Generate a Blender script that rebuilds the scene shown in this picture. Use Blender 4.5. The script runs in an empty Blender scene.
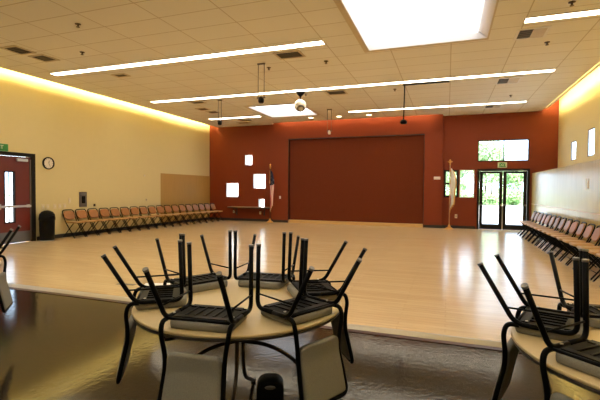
import bpy, bmesh, math, random
from mathutils import Vector, Matrix
random.seed(7)
S = bpy.context.scene
COL = S.collection
PI = math.pi
H = 1.45

# ------------------------------------------------------------------ materials
def principled(name, color, rough=0.5, metal=0.0, spec=0.5, coat=0.0, coat_rough=0.1):
    m = bpy.data.materials.new(name); m.use_nodes = True
    b = m.node_tree.nodes['Principled BSDF']
    b.inputs['Base Color'].default_value = (*color, 1)
    b.inputs['Roughness'].default_value = rough
    b.inputs['Metallic'].default_value = metal
    b.inputs['Specular IOR Level'].default_value = spec
    b.inputs['Coat Weight'].default_value = coat
    b.inputs['Coat Roughness'].default_value = coat_rough
    return m, b, m.node_tree

def mat(name, color, rough=0.5, metal=0.0, spec=0.5, var=0.10, scale=6.0, bump=0.0, bscale=80.0, stretch=(1, 1, 1), coat=0.0, coat_rough=.1):
    """principled with a little procedural colour variation and fine bump"""
    m, b, nt = principled(name, color, rough, metal, spec, coat, coat_rough)
    tc = nt.nodes.new('ShaderNodeTexCoord'); mp = nt.nodes.new('ShaderNodeMapping')
    mp.inputs['Scale'].default_value = stretch
    nt.links.new(tc.outputs['Object'], mp.inputs['Vector'])
    n = nt.nodes.new('ShaderNodeTexNoise'); n.inputs['Scale'].default_value = scale; n.inputs['Detail'].default_value = 4
    nt.links.new(mp.outputs['Vector'], n.inputs['Vector'])
    r = nt.nodes.new('ShaderNodeMix'); r.data_type = 'RGBA'
    r.inputs[6].default_value = (*[c * (1 - var) for c in color], 1)
    r.inputs[7].default_value = (*[min(1, c * (1 + var)) for c in color], 1)
    nt.links.new(n.outputs['Fac'], r.inputs[0]); nt.links.new(r.outputs[2], b.inputs['Base Color'])
    if bump > 0:
        n2 = nt.nodes.new('ShaderNodeTexNoise'); n2.inputs['Scale'].default_value = bscale; n2.inputs['Detail'].default_value = 3
        nt.links.new(mp.outputs['Vector'], n2.inputs['Vector'])
        bp = nt.nodes.new('ShaderNodeBump'); bp.inputs['Strength'].default_value = bump; bp.inputs['Distance'].default_value = 0.01
        nt.links.new(n2.outputs['Fac'], bp.inputs['Height']); nt.links.new(bp.outputs['Normal'], b.inputs['Normal'])
    return m

def emit(name, color, strength):
    m = bpy.data.materials.new(name); m.use_nodes = True; nt = m.node_tree; nt.nodes.clear()
    e = nt.nodes.new('ShaderNodeEmission'); e.inputs[0].default_value = (*color, 1); e.inputs[1].default_value = strength
    o = nt.nodes.new('ShaderNodeOutputMaterial'); nt.links.new(e.outputs[0], o.inputs[0]); return m

def thin_glass(name, tint=(0.90, 0.95, 1.0)):
    m = bpy.data.materials.new(name); m.use_nodes = True; nt = m.node_tree; nt.nodes.clear()
    t = nt.nodes.new('ShaderNodeBsdfTransparent'); t.inputs[0].default_value = (*tint, 1)
    g = nt.nodes.new('ShaderNodeBsdfGlossy'); g.inputs['Roughness'].default_value = 0.02
    lw = nt.nodes.new('ShaderNodeLayerWeight'); lw.inputs[0].default_value = 0.5
    pw = nt.nodes.new('ShaderNodeMath'); pw.operation = 'POWER'; pw.inputs[1].default_value = 5.0; nt.links.new(lw.outputs['Facing'], pw.inputs[0])
    f = nt.nodes.new('ShaderNodeMath'); f.operation = 'MULTIPLY_ADD'; f.inputs[1].default_value = 0.96; f.inputs[2].default_value = 0.04; nt.links.new(pw.outputs[0], f.inputs[0])
    mx = nt.nodes.new('ShaderNodeMixShader'); o = nt.nodes.new('ShaderNodeOutputMaterial')
    nt.links.new(f.outputs[0], mx.inputs[0]); nt.links.new(t.outputs[0], mx.inputs[1]); nt.links.new(g.outputs[0], mx.inputs[2])
    nt.links.new(mx.outputs[0], o.inputs[0]); return m

def ceiling_mat():
    m, b, nt = principled('ceiling_tile', (0.7, 0.62, 0.48), 0.9, spec=0.1)
    tc = nt.nodes.new('ShaderNodeTexCoord'); mp = nt.nodes.new('ShaderNodeMapping')
    mp.inputs['Location'].default_value = (-2.36 + 0.003, -0.53, 0)
    nt.links.new(tc.outputs['Object'], mp.inputs['Vector'])
    br = nt.nodes.new('ShaderNodeTexBrick'); br.offset = 0.0; br.squash = 1.0
    br.inputs['Scale'].default_value = 1.0; br.inputs['Brick Width'].default_value = 1.165; br.inputs['Row Height'].default_value = 0.583
    br.inputs['Mortar Size'].default_value = 0.011; br.inputs['Mortar Smooth'].default_value = 0.2
    br.inputs['Color1'].default_value = (0.85, 0.83, 0.75, 1); br.inputs['Color2'].default_value = (0.82, 0.80, 0.72, 1)
    br.inputs['Mortar'].default_value = (0.60, 0.54, 0.43, 1)
    nt.links.new(mp.outputs['Vector'], br.inputs['Vector']); nt.links.new(br.outputs['Color'], b.inputs['Base Color'])
    return m

def wood_floor_mat():
    m, b, nt = principled('maple_floor', (0.6, 0.4, 0.2), 0.20, spec=0.65)
    tc = nt.nodes.new('ShaderNodeTexCoord'); mp = nt.nodes.new('ShaderNodeMapping')
    nt.links.new(tc.outputs['Object'], mp.inputs['Vector'])
    br = nt.nodes.new('ShaderNodeTexBrick'); br.offset = 0.37; br.inputs['Scale'].default_value = 1.0
    br.inputs['Brick Width'].default_value = 1.3; br.inputs['Row Height'].default_value = 0.09
    br.inputs['Mortar Size'].default_value = 0.0012; br.inputs['Bias'].default_value = 0.0
    br.inputs['Color1'].default_value = (0.72, 0.54, 0.305, 1); br.inputs['Color2'].default_value = (0.66, 0.48, 0.26, 1)
    br.inputs['Mortar'].default_value = (0.38, 0.22, 0.09, 1)
    nt.links.new(mp.outputs['Vector'], br.inputs['Vector'])
    mp2 = nt.nodes.new('ShaderNodeMapping'); mp2.inputs['Scale'].default_value = (0.8, 9, 1)
    nt.links.new(tc.outputs['Object'], mp2.inputs['Vector'])
    n = nt.nodes.new('ShaderNodeTexNoise'); n.inputs['Scale'].default_value = 3.0; n.inputs['Detail'].default_value = 5
    nt.links.new(mp2.outputs['Vector'], n.inputs['Vector'])
    mx = nt.nodes.new('ShaderNodeMix'); mx.data_type = 'RGBA'; mx.blend_type = 'MULTIPLY'; mx.inputs[0].default_value = 0.35
    nt.links.new(br.outputs['Color'], mx.inputs[6]); nt.links.new(n.outputs['Color'], mx.inputs[7])
    hs = nt.nodes.new('ShaderNodeHueSaturation'); hs.inputs['Value'].default_value = 1.2
    nt.links.new(mx.outputs[2], hs.inputs['Color'])
    # keep hue of the maple (noise colour reduced to grey)
    bw = nt.nodes.new('ShaderNodeRGBToBW'); nt.links.new(n.outputs['Color'], bw.inputs[0]); nt.links.new(bw.outputs[0], mx.inputs[7])
    nt.links.new(hs.outputs['Color'], b.inputs['Base Color'])
    n3 = nt.nodes.new('ShaderNodeTexNoise'); n3.inputs['Scale'].default_value = 2.2
    nt.links.new(mp2.outputs['Vector'], n3.inputs['Vector'])
    bp = nt.nodes.new('ShaderNodeBump'); bp.inputs['Strength'].default_value = 0.03; bp.inputs['Distance'].default_value = 0.006
    nt.links.new(n3.outputs['Fac'], bp.inputs['Height']); nt.links.new(bp.outputs['Normal'], b.inputs['Normal'])
    return m

def concrete_mat():
    m, b, nt = principled('polished_concrete', (0.1, 0.08, 0.055), 0.16, spec=0.17)
    tc = nt.nodes.new('ShaderNodeTexCoord')
    n = nt.nodes.new('ShaderNodeTexNoise'); n.inputs['Scale'].default_value = 1.3; n.inputs['Detail'].default_value = 8; n.inputs['Roughness'].default_value = 0.65
    nt.links.new(tc.outputs['Object'], n.inputs['Vector'])
    cr = nt.nodes.new('ShaderNodeValToRGB')
    cr.color_ramp.elements[0].position = 0.3; cr.color_ramp.elements[0].color = (0.014, 0.009, 0.005, 1)
    cr.color_ramp.elements[1].position = 0.75; cr.color_ramp.elements[1].color = (0.034, 0.024, 0.0145, 1)
    nt.links.new(n.outputs['Fac'], cr.inputs[0]); nt.links.new(cr.outputs[0], b.inputs['Base Color'])
    n2 = nt.nodes.new('ShaderNodeTexNoise'); n2.inputs['Scale'].default_value = 22; n2.inputs['Detail'].default_value = 7
    nt.links.new(tc.outputs['Object'], n2.inputs['Vector'])
    mr = nt.nodes.new('ShaderNodeMapRange'); mr.inputs['To Min'].default_value = 0.04; mr.inputs['To Max'].default_value = 0.13
    nt.links.new(n2.outputs['Fac'], mr.inputs['Value']); nt.links.new(mr.outputs[0], b.inputs['Roughness'])
    bp = nt.nodes.new('ShaderNodeBump'); bp.inputs['Strength'].default_value = 0.12; bp.inputs['Distance'].default_value = 0.008
    nt.links.new(n2.outputs['Fac'], bp.inputs['Height']); nt.links.new(bp.outputs['Normal'], b.inputs['Normal'])
    return m

def panel_mat():
    m, b, nt = principled('birch_panel', (0.6, 0.42, 0.2), 0.27, spec=0.4)
    tc = nt.nodes.new('ShaderNodeTexCoord'); mp = nt.nodes.new('ShaderNodeMapping'); mp.inputs['Scale'].default_value = (6, 6, 0.6)
    nt.links.new(tc.outputs['Object'], mp.inputs['Vector'])
    n = nt.nodes.new('ShaderNodeTexNoise'); n.inputs['Scale'].default_value = 2.5; n.inputs['Detail'].default_value = 5
    nt.links.new(mp.outputs['Vector'], n.inputs['Vector'])
    cr = nt.nodes.new('ShaderNodeValToRGB')
    cr.color_ramp.elements[0].position = 0.3; cr.color_ramp.elements[0].color = (0.46, 0.34, 0.112, 1)
    cr.color_ramp.elements[1].position = 0.7; cr.color_ramp.elements[1].color = (0.55, 0.425, 0.155, 1)
    nt.links.new(n.outputs['Fac'], cr.inputs[0])
    nt.links.new(cr.outputs[0], b.inputs['Base Color'])
    return m

def flag_mat():
    """red and white stripes running along the cloth's own V axis, dark blue canton near the hoist top"""
    m, b, nt = principled('us_flag_cloth', (0.6, 0.02, 0.03), 0.75)
    uv = nt.nodes.new('ShaderNodeUVMap'); sp = nt.nodes.new('ShaderNodeSeparateXYZ'); nt.links.new(uv.outputs[0], sp.inputs[0])
    mu = nt.nodes.new('ShaderNodeMath'); mu.operation = 'MULTIPLY'; mu.inputs[1].default_value = 6.5; nt.links.new(sp.outputs['X'], mu.inputs[0])
    fr = nt.nodes.new('ShaderNodeMath'); fr.operation = 'FRACT'; nt.links.new(mu.outputs[0], fr.inputs[0])
    gt = nt.nodes.new('ShaderNodeMath'); gt.operation = 'GREATER_THAN'; gt.inputs[1].default_value = 0.5; nt.links.new(fr.outputs[0], gt.inputs[0])
    mx = nt.nodes.new('ShaderNodeMix'); mx.data_type = 'RGBA'; mx.inputs[6].default_value = (0.55, 0.03, 0.03, 1); mx.inputs[7].default_value = (0.85, 0.78, 0.72, 1)
    nt.links.new(gt.outputs[0], mx.inputs[0])
    g1 = nt.nodes.new('ShaderNodeMath'); g1.operation = 'GREATER_THAN'; g1.inputs[1].default_value = 0.62; nt.links.new(sp.outputs['Y'], g1.inputs[0])
    vo = nt.nodes.new('ShaderNodeTexVoronoi'); vo.inputs['Scale'].default_value = 14; nt.links.new(uv.outputs[0], vo.inputs['Vector'])
    lt = nt.nodes.new('ShaderNodeMath'); lt.operation = 'LESS_THAN'; lt.inputs[1].default_value = 0.18; nt.links.new(vo.outputs['Distance'], lt.inputs[0])
    cn = nt.nodes.new('ShaderNodeMix'); cn.data_type = 'RGBA'; cn.inputs[6].default_value = (0.012, 0.014, 0.045, 1); cn.inputs[7].default_value = (0.7, 0.7, 0.7, 1)
    nt.links.new(lt.outputs[0], cn.inputs[0])
    m2 = nt.nodes.new('ShaderNodeMix'); m2.data_type = 'RGBA'; nt.links.new(g1.outputs[0], m2.inputs[0]); nt.links.new(mx.outputs[2], m2.inputs[6]); nt.links.new(cn.outputs[2], m2.inputs[7])
    nt.links.new(m2.outputs[2], b.inputs['Base Color'])
    return m

def state_flag_mat():
    m, b, nt = principled('white_flag_cloth', (0.85, 0.82, 0.76), 0.75)
    uv = nt.nodes.new('ShaderNodeUVMap'); sp = nt.nodes.new('ShaderNodeSeparateXYZ'); nt.links.new(uv.outputs[0], sp.inputs[0])
    g1 = nt.nodes.new('ShaderNodeMath'); g1.operation = 'LESS_THAN'; g1.inputs[1].default_value = 0.07; nt.links.new(sp.outputs['X'], g1.inputs[0])
    mx = nt.nodes.new('ShaderNodeMix'); mx.data_type = 'RGBA'; mx.inputs[6].default_value = (0.85, 0.83, 0.80, 1); mx.inputs[7].default_value = (0.55, 0.05, 0.04, 1)
    nt.links.new(g1.outputs[0], mx.inputs[0]); nt.links.new(mx.outputs[2], b.inputs['Base Color'])
    return m

M = dict(
    yellow=mat('cream_wall_paint', (0.69, 0.60, 0.33), 0.7, var=0.02, spec=0.25, bump=0.02, bscale=60),
    red=mat('brick_red_paint', (0.185, 0.028, 0.007), 0.6, var=0.03, spec=0.3, bump=0.02),
    partition=mat('rust_fabric_panel', (0.125, 0.026, 0.010), 0.85, var=0.14, scale=40, spec=0.15, bump=0.25, bscale=300),
    ceiling=ceiling_mat(), wood=wood_floor_mat(), concrete=concrete_mat(), panel=panel_mat(),
    tanpanel=mat('tan_wood_panel', (0.43, 0.265, 0.075), .55, spec=.25, var=.12, stretch=(6, 6, .6), scale=2.5),
    ridge=mat('red_brown_strip', (0.06, 0.018, 0.013), .4),
    white=mat('white_paint', (0.82, 0.80, 0.76), 0.6, var=0.02),
    well=mat('skylight_well_paint', (0.80, 0.76, 0.72), 0.7, var=0.02),
    black=mat('black_steel', (0.003, 0.003, 0.0035), 0.38, var=0.2, spec=0.07),
    blackp=mat('black_plastic', (0.005, 0.005, 0.005), 0.45, var=0.2, spec=.10),
    darkframe=mat('dark_bronze_frame', (0.011, 0.008, 0.006), 0.5, var=0.1, spec=.2),
    rubber=mat('black_rubber_base', (0.012, 0.011, 0.010), 0.6, var=0.1),
    glide=mat('grey_glide', (0.20, 0.19, 0.18), 0.4, metal=0.3),
    greyfab=mat('grey_upholstery', (0.235, 0.222, 0.195), 0.9, var=0.22, scale=180, spec=0.15, bump=0.35, bscale=420),
    underside=mat('seat_underside', (0.011, 0.0105, 0.010), 0.6, var=0.2, spec=.10),
    tabletop=mat('blond_laminate', (0.60, 0.46, 0.24), 0.32, var=0.05, scale=3, stretch=(1, 14, 1), spec=0.5),
    tabledge=mat('dark_edge_band', (0.030, 0.020, 0.014), 0.4),
    tableleg=mat('brown_steel_leg', (0.045, 0.030, 0.022), 0.35, metal=0.3),
    tanvinyl=mat('tan_vinyl_pad', (0.34, 0.150, 0.046), 0.45, var=0.12, spec=0.35),
    tanseat=mat('tan_seat_pad', (0.42, 0.25, 0.095), 0.42, var=0.12, spec=0.4),
    reddoor=mat('dark_red_door_paint', (0.13, 0.014, 0.008), 0.4, var=0.05),
    steel=mat('brushed_steel', (0.55, 0.53, 0.50), 0.32, metal=0.9, var=0.06, stretch=(1, 1, 20)),
    greysteel=mat('dark_grey_steel', (0.17, 0.15, 0.13), 0.4, metal=0.6),
    kick=mat('kick_plate_steel', (0.16, 0.16, 0.16), 0.35, metal=0.8),
    gold=mat('gilded_metal', (0.75, 0.42, 0.12), 0.35, metal=0.7),
    goldfringe=mat('gold_fringe', (0.62, 0.36, 0.09), 0.8, var=0.2, scale=120),
    polewood=mat('dark_varnished_pole', (0.10, 0.045, 0.018), 0.35),
    palepole=mat('pale_wood_pole', (0.60, 0.42, 0.22), 0.4),
    plate=mat('cream_switch_plate', (0.72, 0.62, 0.42), 0.5, var=0.02),
    whiteplate=mat('white_plastic', (0.75, 0.73, 0.70), 0.45, var=0.02),
    green=mat('exit_green', (0.03, 0.22, 0.05), 0.5), pale=mat('pale_green_housing', (0.55, 0.58, 0.38), 0.5),
    letter=mat('pale_letter', (0.65, 0.78, 0.55), 0.5),
    clockface=mat('clock_face', (0.78, 0.72, 0.60), 0.5, var=0.02),
    ventdark=mat('vent_dark', (0.035, 0.028, 0.020), 0.7), ventframe=mat('vent_frame', (0.62, 0.53, 0.38), 0.6),
    ventwhite=mat('vent_white_frame', (0.80, 0.78, 0.74), 0.6), ventgrey=mat('vent_louvre', (0.16, 0.13, 0.09), 0.6),
    bronze=mat('small_bronze', (0.10, 0.065, 0.035), 0.5),
    oak=mat('oak_sill', (0.62, 0.42, 0.17), 0.45, var=0.12, stretch=(1, 20, 20)),
    darkwood=mat('dark_wood_counter', (0.035, 0.016, 0.010), 0.4), countertop=mat('counter_top', (0.36, 0.24, 0.15), 0.3),
    aluminium=mat('threshold_metal', (0.52, 0.47, 0.38), 0.4, metal=0.2, var=0.05),
    paper=mat('white_sheet', (0.88, 0.88, 0.88), 0.4, var=0.01),
    pavement=mat('pale_concrete_paving', (0.62, 0.60, 0.56), 0.9, var=0.06, scale=0.8),
    lawn=mat('lawn_grass', (0.22, 0.33, 0.10), 0.9, var=0.25, scale=3),
    leaf=mat('leaf_green', (0.27, 0.40, 0.17), 0.6, var=0.3, scale=2),
    leaf2=mat('leaf_pale_green', (0.36, 0.48, 0.25), 0.6, var=0.3, scale=2),
    bark=mat('bark', (0.10, 0.07, 0.05), 0.9, var=0.3),
    stucco=mat('pale_stucco', (0.78, 0.76, 0.72), 0.9, var=0.03), slate=mat('grey_blue_roof', (0.18, 0.22, 0.28), 0.7, var=0.1),
    glass=thin_glass('clear_glass'),
    strip=emit('fluorescent_lens', (1.0, 0.90, 0.70), 15.5),
    cove=emit('cove_tube', (1.0, 0.85, 0.45), 130.0),
    wash=emit('warm_wash_tube', (1.0, 0.66, 0.28), 50.0),
    down=emit('downlight_lens', (1.0, 0.72, 0.42), 14.0),
    sky_lens=emit('skylight_diffuser', (0.96, 0.97, 1.0), 2.6),
    globe=mat('white_globe_enamel', (0.75, 0.72, 0.66), 0.35, var=0.02),
    grille=mat('tan_grille', (0.50, 0.36, 0.20), 0.6, var=0.2, scale=60),
    fstripe=flag_mat(), fwhite=state_flag_mat(),
)

# ------------------------------------------------------------------ mesh builder
class MB:
    def __init__(self): self.bm = bmesh.new(); self.uv = None
    def box(self, x0, x1, y0, y1, z0, z1, bev=0.0):
        vs = [self.bm.verts.new((x, y, z)) for z in (z0, z1) for y in (y0, y1) for x in (x0, x1)]
        fs = [(0, 2, 3, 1), (4, 5, 7, 6), (0, 1, 5, 4), (2, 6, 7, 3), (0, 4, 6, 2), (1, 3, 7, 5)]
        faces = [self.bm.faces.new([vs[i] for i in f]) for f in fs]
        if bev > 0:
            es = {e for f in faces for e in f.edges}
            bmesh.ops.bevel(self.bm, geom=list(es), offset=bev, segments=2, affect='EDGES', clamp_overlap=True)
        return self
    def ring_loft(self, rings, cap0=True, cap1=True):
        vr = [[self.bm.verts.new(p) for p in r] for r in rings]
        n = len(vr[0])
        for a, b in zip(vr[:-1], vr[1:]):
            for i in range(n):
                f = self.bm.faces.new((a[i], a[(i + 1) % n], b[(i + 1) % n], b[i])); f.smooth = True
        if cap0: self.bm.faces.new(list(reversed(vr[0])))
        if cap1: self.bm.faces.new(vr[-1])
        return self
    def tube(self, pts, r, n=10, closed=False):
        P = [Vector(p) for p in pts]; rad = r if isinstance(r, (list, tuple)) else [r] * len(P)
        rings = []; t0 = (P[1] - P[0]).normalized()
        up = Vector((0, 0, 1)) if abs(t0.z) < 0.9 else Vector((1, 0, 0))
        u = t0.cross(up).normalized()
        m = len(P)
        for i, p in enumerate(P):
            if closed: t = (P[(i + 1) % m] - P[i - 1]).normalized()
            elif i == 0: t = t0
            elif i == m - 1: t = (P[-1] - P[-2]).normalized()
            else: t = ((P[i + 1] - p).normalized() + (p - P[i - 1]).normalized()).normalized()
            u = (u - t * u.dot(t)).normalized(); v = t.cross(u)
            rings.append([p + (u * math.cos(2 * PI * k / n) + v * math.sin(2 * PI * k / n)) * rad[i] for k in range(n)])
        if closed:
            rings.append(rings[0]); return self.ring_loft(rings, False, False)
        return self.ring_loft(rings)
    def lathe(self, prof, n=24, c=(0, 0, 0), axis='z'):
        """prof: list of (radius, height)"""
        rings = []
        for r, h in prof:
            r = max(r, 1e-4)
            ring = []
            for k in range(n):
                a = 2 * PI * k / n; x, y = r * math.cos(a), r * math.sin(a)
                if axis == 'z': p = (c[0] + x, c[1] + y, c[2] + h)
                elif axis == 'x': p = (c[0] + h, c[1] + x, c[2] + y)
                else: p = (c[0] + y, c[1] + h, c[2] + x)
                ring.append(p)
            rings.append(ring)
        return self.ring_loft(rings)
    def pad(self, hx, hy, r, t, fn, edge=None, n=12, flat_back=False):
        """cushion: rounded rectangle of half sizes hx, hy, thickness t; fn(a, b, c) maps to space"""
        edge = edge or t * 0.6
        def nodes(h):
            inner = h - max(edge, r)
            s = [-h, -h + edge * .12, -h + edge * .4, -h + edge * .75]
            k = max(2, n // 2); lo = -h + edge
            s += [lo + (-2 * lo) * i / (2 * k) for i in range(2 * k + 1)]
            s += [h - edge * .75, h - edge * .4, h - edge * .12, h]
            return s
        X, Y = nodes(hx), nodes(hy)
        def shape(x, y):
            e = min(hx - abs(x), hy - abs(y))
            qx, qy = (abs(x) - (hx - r)) / r, (abs(y) - (hy - r)) / r
            if qx > 0 and qy > 0:
                px, py = qx * math.sqrt(max(0, 1 - qy * qy / 2)), qy * math.sqrt(max(0, 1 - qx * qx / 2))
                e = r * (1 - max(qx, qy))
                x = math.copysign(hx - r + px * r, x); y = math.copysign(hy - r + py * r, y)
            k = 1 - min(max(e, 0) / edge, 1)
            return x, y, t / 2 * math.sqrt(max(0, 1 - k * k))
        top, bot = [], []
        for x in X:
            rt, rb = [], []
            for y in Y:
                sx, sy, h = shape(x, y)
                rt.append(self.bm.verts.new(fn(sx, sy, h)))
                rb.append(rt[-1] if h < 1e-6 else self.bm.verts.new(fn(sx, sy, -h)))
            top.append(rt); bot.append(rb)
        for i in range(len(X) - 1):
            for j in range(len(Y) - 1):
                f = self.bm.faces.new((top[i][j], top[i + 1][j], top[i + 1][j + 1], top[i][j + 1])); f.smooth = True
                q = [bot[i][j], bot[i][j + 1], bot[i + 1][j + 1], bot[i + 1][j]]
                f = self.bm.faces.new(q); f.smooth = True
        return self
    def quad(self, *p):
        self.bm.faces.new([self.bm.verts.new(q) for q in p]); return self
    def build(self, name, material, parent=None, loc=None, rotz=None):
        bm = self.bm
        bmesh.ops.remove_doubles(bm, verts=bm.verts, dist=1e-5)
        bmesh.ops.recalc_face_normals(bm, faces=bm.faces)
        me = bpy.data.meshes.new(name); bm.to_mesh(me); bm.free()
        me.materials.append(material)
        o = bpy.data.objects.new(name, me); COL.objects.link(o)
        if parent: o.parent = parent
        if loc: o.location = loc
        if rotz is not None: o.rotation_euler = (0, 0, rotz)
        return o

def fillet(pts, rad, n=5):
    P = [Vector(p) for p in pts]; out = [P[0]]
    for i in range(1, len(P) - 1):
        r = rad[i - 1] if isinstance(rad, (list, tuple)) else rad
        a, b = (P[i - 1] - P[i]), (P[i + 1] - P[i])
        r = min(r, a.length * .49, b.length * .49)
        p0, p2 = P[i] + a.normalized() * r, P[i] + b.normalized() * r
        for k in range(n + 1):
            t = k / n; out.append(p0 * (1 - t) ** 2 + P[i] * 2 * t * (1 - t) + p2 * t * t)
    out.append(P[-1]); return out

def tag(o, label=None, cat=None, group=None, kind=None):
    if label: o['label'] = label
    if cat: o['category'] = cat
    if group: o['group'] = group
    if kind: o['kind'] = kind
    return o
def empty(name, loc=(0, 0, 0), rz=0.0):
    o = bpy.data.objects.new(name, None); o.empty_display_size = 0.1; COL.objects.link(o)
    o.location = loc; o.rotation_euler = (0, 0, rz); return o
def struct(o, label=None, cat=None): return tag(o, label, cat, kind='structure')
def copy_tree(o, parent=None):
    c = o.copy(); COL.objects.link(c)
    if parent: c.parent = parent
    for ch in list(o.children): copy_tree(ch, c)
    return c
def ordinal(i):
    return ['first', 'second', 'third', 'fourth', 'fifth', 'sixth', 'seventh', 'eighth', 'ninth', 'tenth', 'eleventh', 'twelfth',
            'thirteenth', 'fourteenth', 'fifteenth', 'sixteenth', 'seventeenth', 'eighteenth', 'nineteenth', 'twentieth'][i]

def slab(mb, axis, c0, c1, u0, u1, v0, v1, holes):
    """wall/ceiling slab with rectangular holes. axis 'x': u=y v=z ; 'y': u=x v=z ; 'z': u=x v=y"""
    us = sorted({u0, u1, *[h[0] for h in holes], *[h[1] for h in holes]}); us = [u for u in us if u0 <= u <= u1]
    vs = sorted({v0, v1, *[h[2] for h in holes], *[h[3] for h in holes]}); vs = [v for v in vs if v0 <= v <= v1]
    def pt(c, u, v): return {'x': (c, u, v), 'y': (u, c, v), 'z': (u, v, c)}[axis]
    def solid(i, j):
        if i < 0 or j < 0 or i >= len(us) - 1 or j >= len(vs) - 1: return False
        a, b = (us[i] + us[i + 1]) / 2, (vs[j] + vs[j + 1]) / 2
        return not any(h[0] < a < h[1] and h[2] < b < h[3] for h in holes)
    for i in range(len(us) - 1):
        for j in range(len(vs) - 1):
            if not solid(i, j): continue
            a, b, c, d = us[i], us[i + 1], vs[j], vs[j + 1]
            for cc in (c0, c1): mb.quad(pt(cc, a, c), pt(cc, b, c), pt(cc, b, d), pt(cc, a, d))
            if not solid(i - 1, j): mb.quad(pt(c0, a, c), pt(c0, a, d), pt(c1, a, d), pt(c1, a, c))
            if not solid(i + 1, j): mb.quad(pt(c0, b, c), pt(c0, b, d), pt(c1, b, d), pt(c1, b, c))
            if not solid(i, j - 1): mb.quad(pt(c0, a, c), pt(c0, b, c), pt(c1, b, c), pt(c1, a, c))
            if not solid(i, j + 1): mb.quad(pt(c0, a, d), pt(c0, b, d), pt(c1, b, d), pt(c1, a, d))
    return mb

# ------------------------------------------------------------------ room shell
XL, XR, XP, YB, YF, ZC = -10.55, 3.68, 2.88, 16.85, -8.0, 4.33
YE = 4.26                      # where the wood floor starts
ZT = 4.80                      # top of the shell (coves)
struct(MB().box(XL - .3, XR + .3, YF, YE, -0.12, 0.0).build('floor', M['concrete']), 'dark polished brown concrete floor in the foreground', 'floor')
struct(MB().box(XL - .3, XR + .3, YE, YB, -0.12, 0.004).build('floor_hardwood', M['wood']), 'glossy blond maple floor of the hall', 'floor')
tb = MB(); tb.ring_loft([[(x, YE - .10, 0.001), (x, YE - .09, 0.006), (x, YE - .02, 0.022), (x, YE + .015, 0.022), (x, YE + .02, 0.002)] for x in (XL, XP)])
struct(MB().box(XL, XP, YE - .175, YE - .101, 0, .006, .002).build('trim_5', M['ridge']), 'dark red brown strip at the floor edge', 'trim')  # dark red-brown strip along the concrete side of the threshold
struct(tb.build('trim_1', M['aluminium']), 'pale threshold strip between concrete and wood floor', 'trim')

# back wall with its windows and door opening
BW = [(-9.69, -9.08, 1.08, 1.73), (-8.30, -7.70, 1.49, 2.14), (-8.73, -8.37, 2.55, 3.01), (-8.04, -7.74, .61, 1.01)]
RW = [(-.13, .40, 1.19, 2.25), (.44, .96, 1.19, 2.25)]
DOORH = (1.08, 2.79, 0.0, 2.25); CLER = (1.06, 2.78, 2.55, 3.35)
struct(slab(MB(), 'y', YB, YB + .30, XL - .3, XR + .3, -.1, ZT, BW + RW + [DOORH, CLER]).build('wall_back', M['red']), 'dark red back wall with small windows', 'wall')
struct(slab(MB(), 'y', 16.70, 16.85, -7.28, -.18, 0.0, ZT, [(-6.52, -.88, 0.0, 3.62)]).build('wall_stage', M['red']), 'red wall section around the stage partition', 'wall')
pt_ = MB()
pt_.box(-6.52, -.88, 16.79, 16.84, .13, 3.62)
part_o = struct(pt_.build('wall_partition', M['partition']), 'rust fabric stage partition in the red wall', 'wall')
struct(MB().box(-6.52, -.88, 16.66, 16.84, 0.0, .13, .008).build('trim_2', M['oak']), 'pale wood stage lip below the partition', 'trim')
tr = MB(); tr.box(-6.54, -6.52, 16.69, 16.80, .0, 3.65); tr.box(-.88, -.86, 16.69, 16.80, .0, 3.65); tr.box(-6.52, -.88, 16.69, 16.80, 3.62, 3.65)
struct(tr.build('trim_3', M['darkwood']), 'thin dark trim framing the partition', 'trim')

# left wall: main part, recessed far part with wood panel below
struct(slab(MB(), 'x', XL - .25, XL, YF, 13.26, -.1, ZT, [(6.02, 7.99, 0.0, 2.29)]).build('wall_left', M['yellow']), 'cream left wall', 'wall')
lw2 = MB(); lw2.box(XL - .40, XL - .05, 13.26, YB, 2.05, ZT)
struct(lw2.build('wall_left_alcove', M['yellow']), 'cream upper wall of the shallow recess', 'wall')
struct(MB().box(XL - .40, XL - .03, 13.26, YB, 0, 2.05).build('wall_left_panel', M['tanpanel']), 'tan wood panel below the cream recess', 'wall')
# right wall: wood-faced lower volume with a ledge and the cream wall set back above
struct(slab(MB(), 'x', XR, XR + .03, YF, YB, 2.0, ZT, [(14.66, 15.22, 2.42, 3.02), (13.0, 13.58, 2.42, 3.18), (11.0, 11.58, 2.42, 3.18)]).build('wall_right', M['yellow']), 'cream upper right wall set back above the ledge', 'wall')
struct(MB().box(XP, XR + .25, YF, YB, 0, 2.10).build('wall_right_panel', M['panel']), 'shiny pale wood panelled lower right wall', 'wall')
struct(MB().box(XP - .006, XP + .0, YF, YB, .985, 1.0).build('reflection_line', M['oak']), 'thin painted reflection line along the wood panelling', 'trim')  # thin pale strip stands in for a reflection on the glossy panel
struct(MB().box(XL - .3, XR + .3, YF - .2, YF, -.1, ZT).build('wall_front', M['yellow']), 'cream wall behind the camera', 'wall')

# baseboards
struct(MB().box(XL, XL + .02, YF, 5.9, 0, .11).box(XL, XL + .02, 8.10, 13.26, 0, .11).build('baseboard_left', M['rubber']), 'black base along the left wall', 'baseboard')
bb = MB(); bb.box(XL - .0, -7.28, YB - .02, YB, 0, .11); bb.box(-7.30, -6.56, 16.68, 16.70, 0, .11); bb.box(-.85, -.16, 16.68, 16.70, 0, .11); bb.box(-.18, 1.02, YB - .02, YB, 0, .11)
struct(bb.build('baseboard_back', M['rubber']), 'black base along the red wall', 'baseboard')
struct(MB().box(XP - .02, XP, YF, YB - .03, 0, .11).box(XL - .03, XL - .01, 13.26, YB - .03, 0, .11).build('baseboard_right', M['rubber']), 'black base along the wood panelling', 'baseboard')

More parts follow.
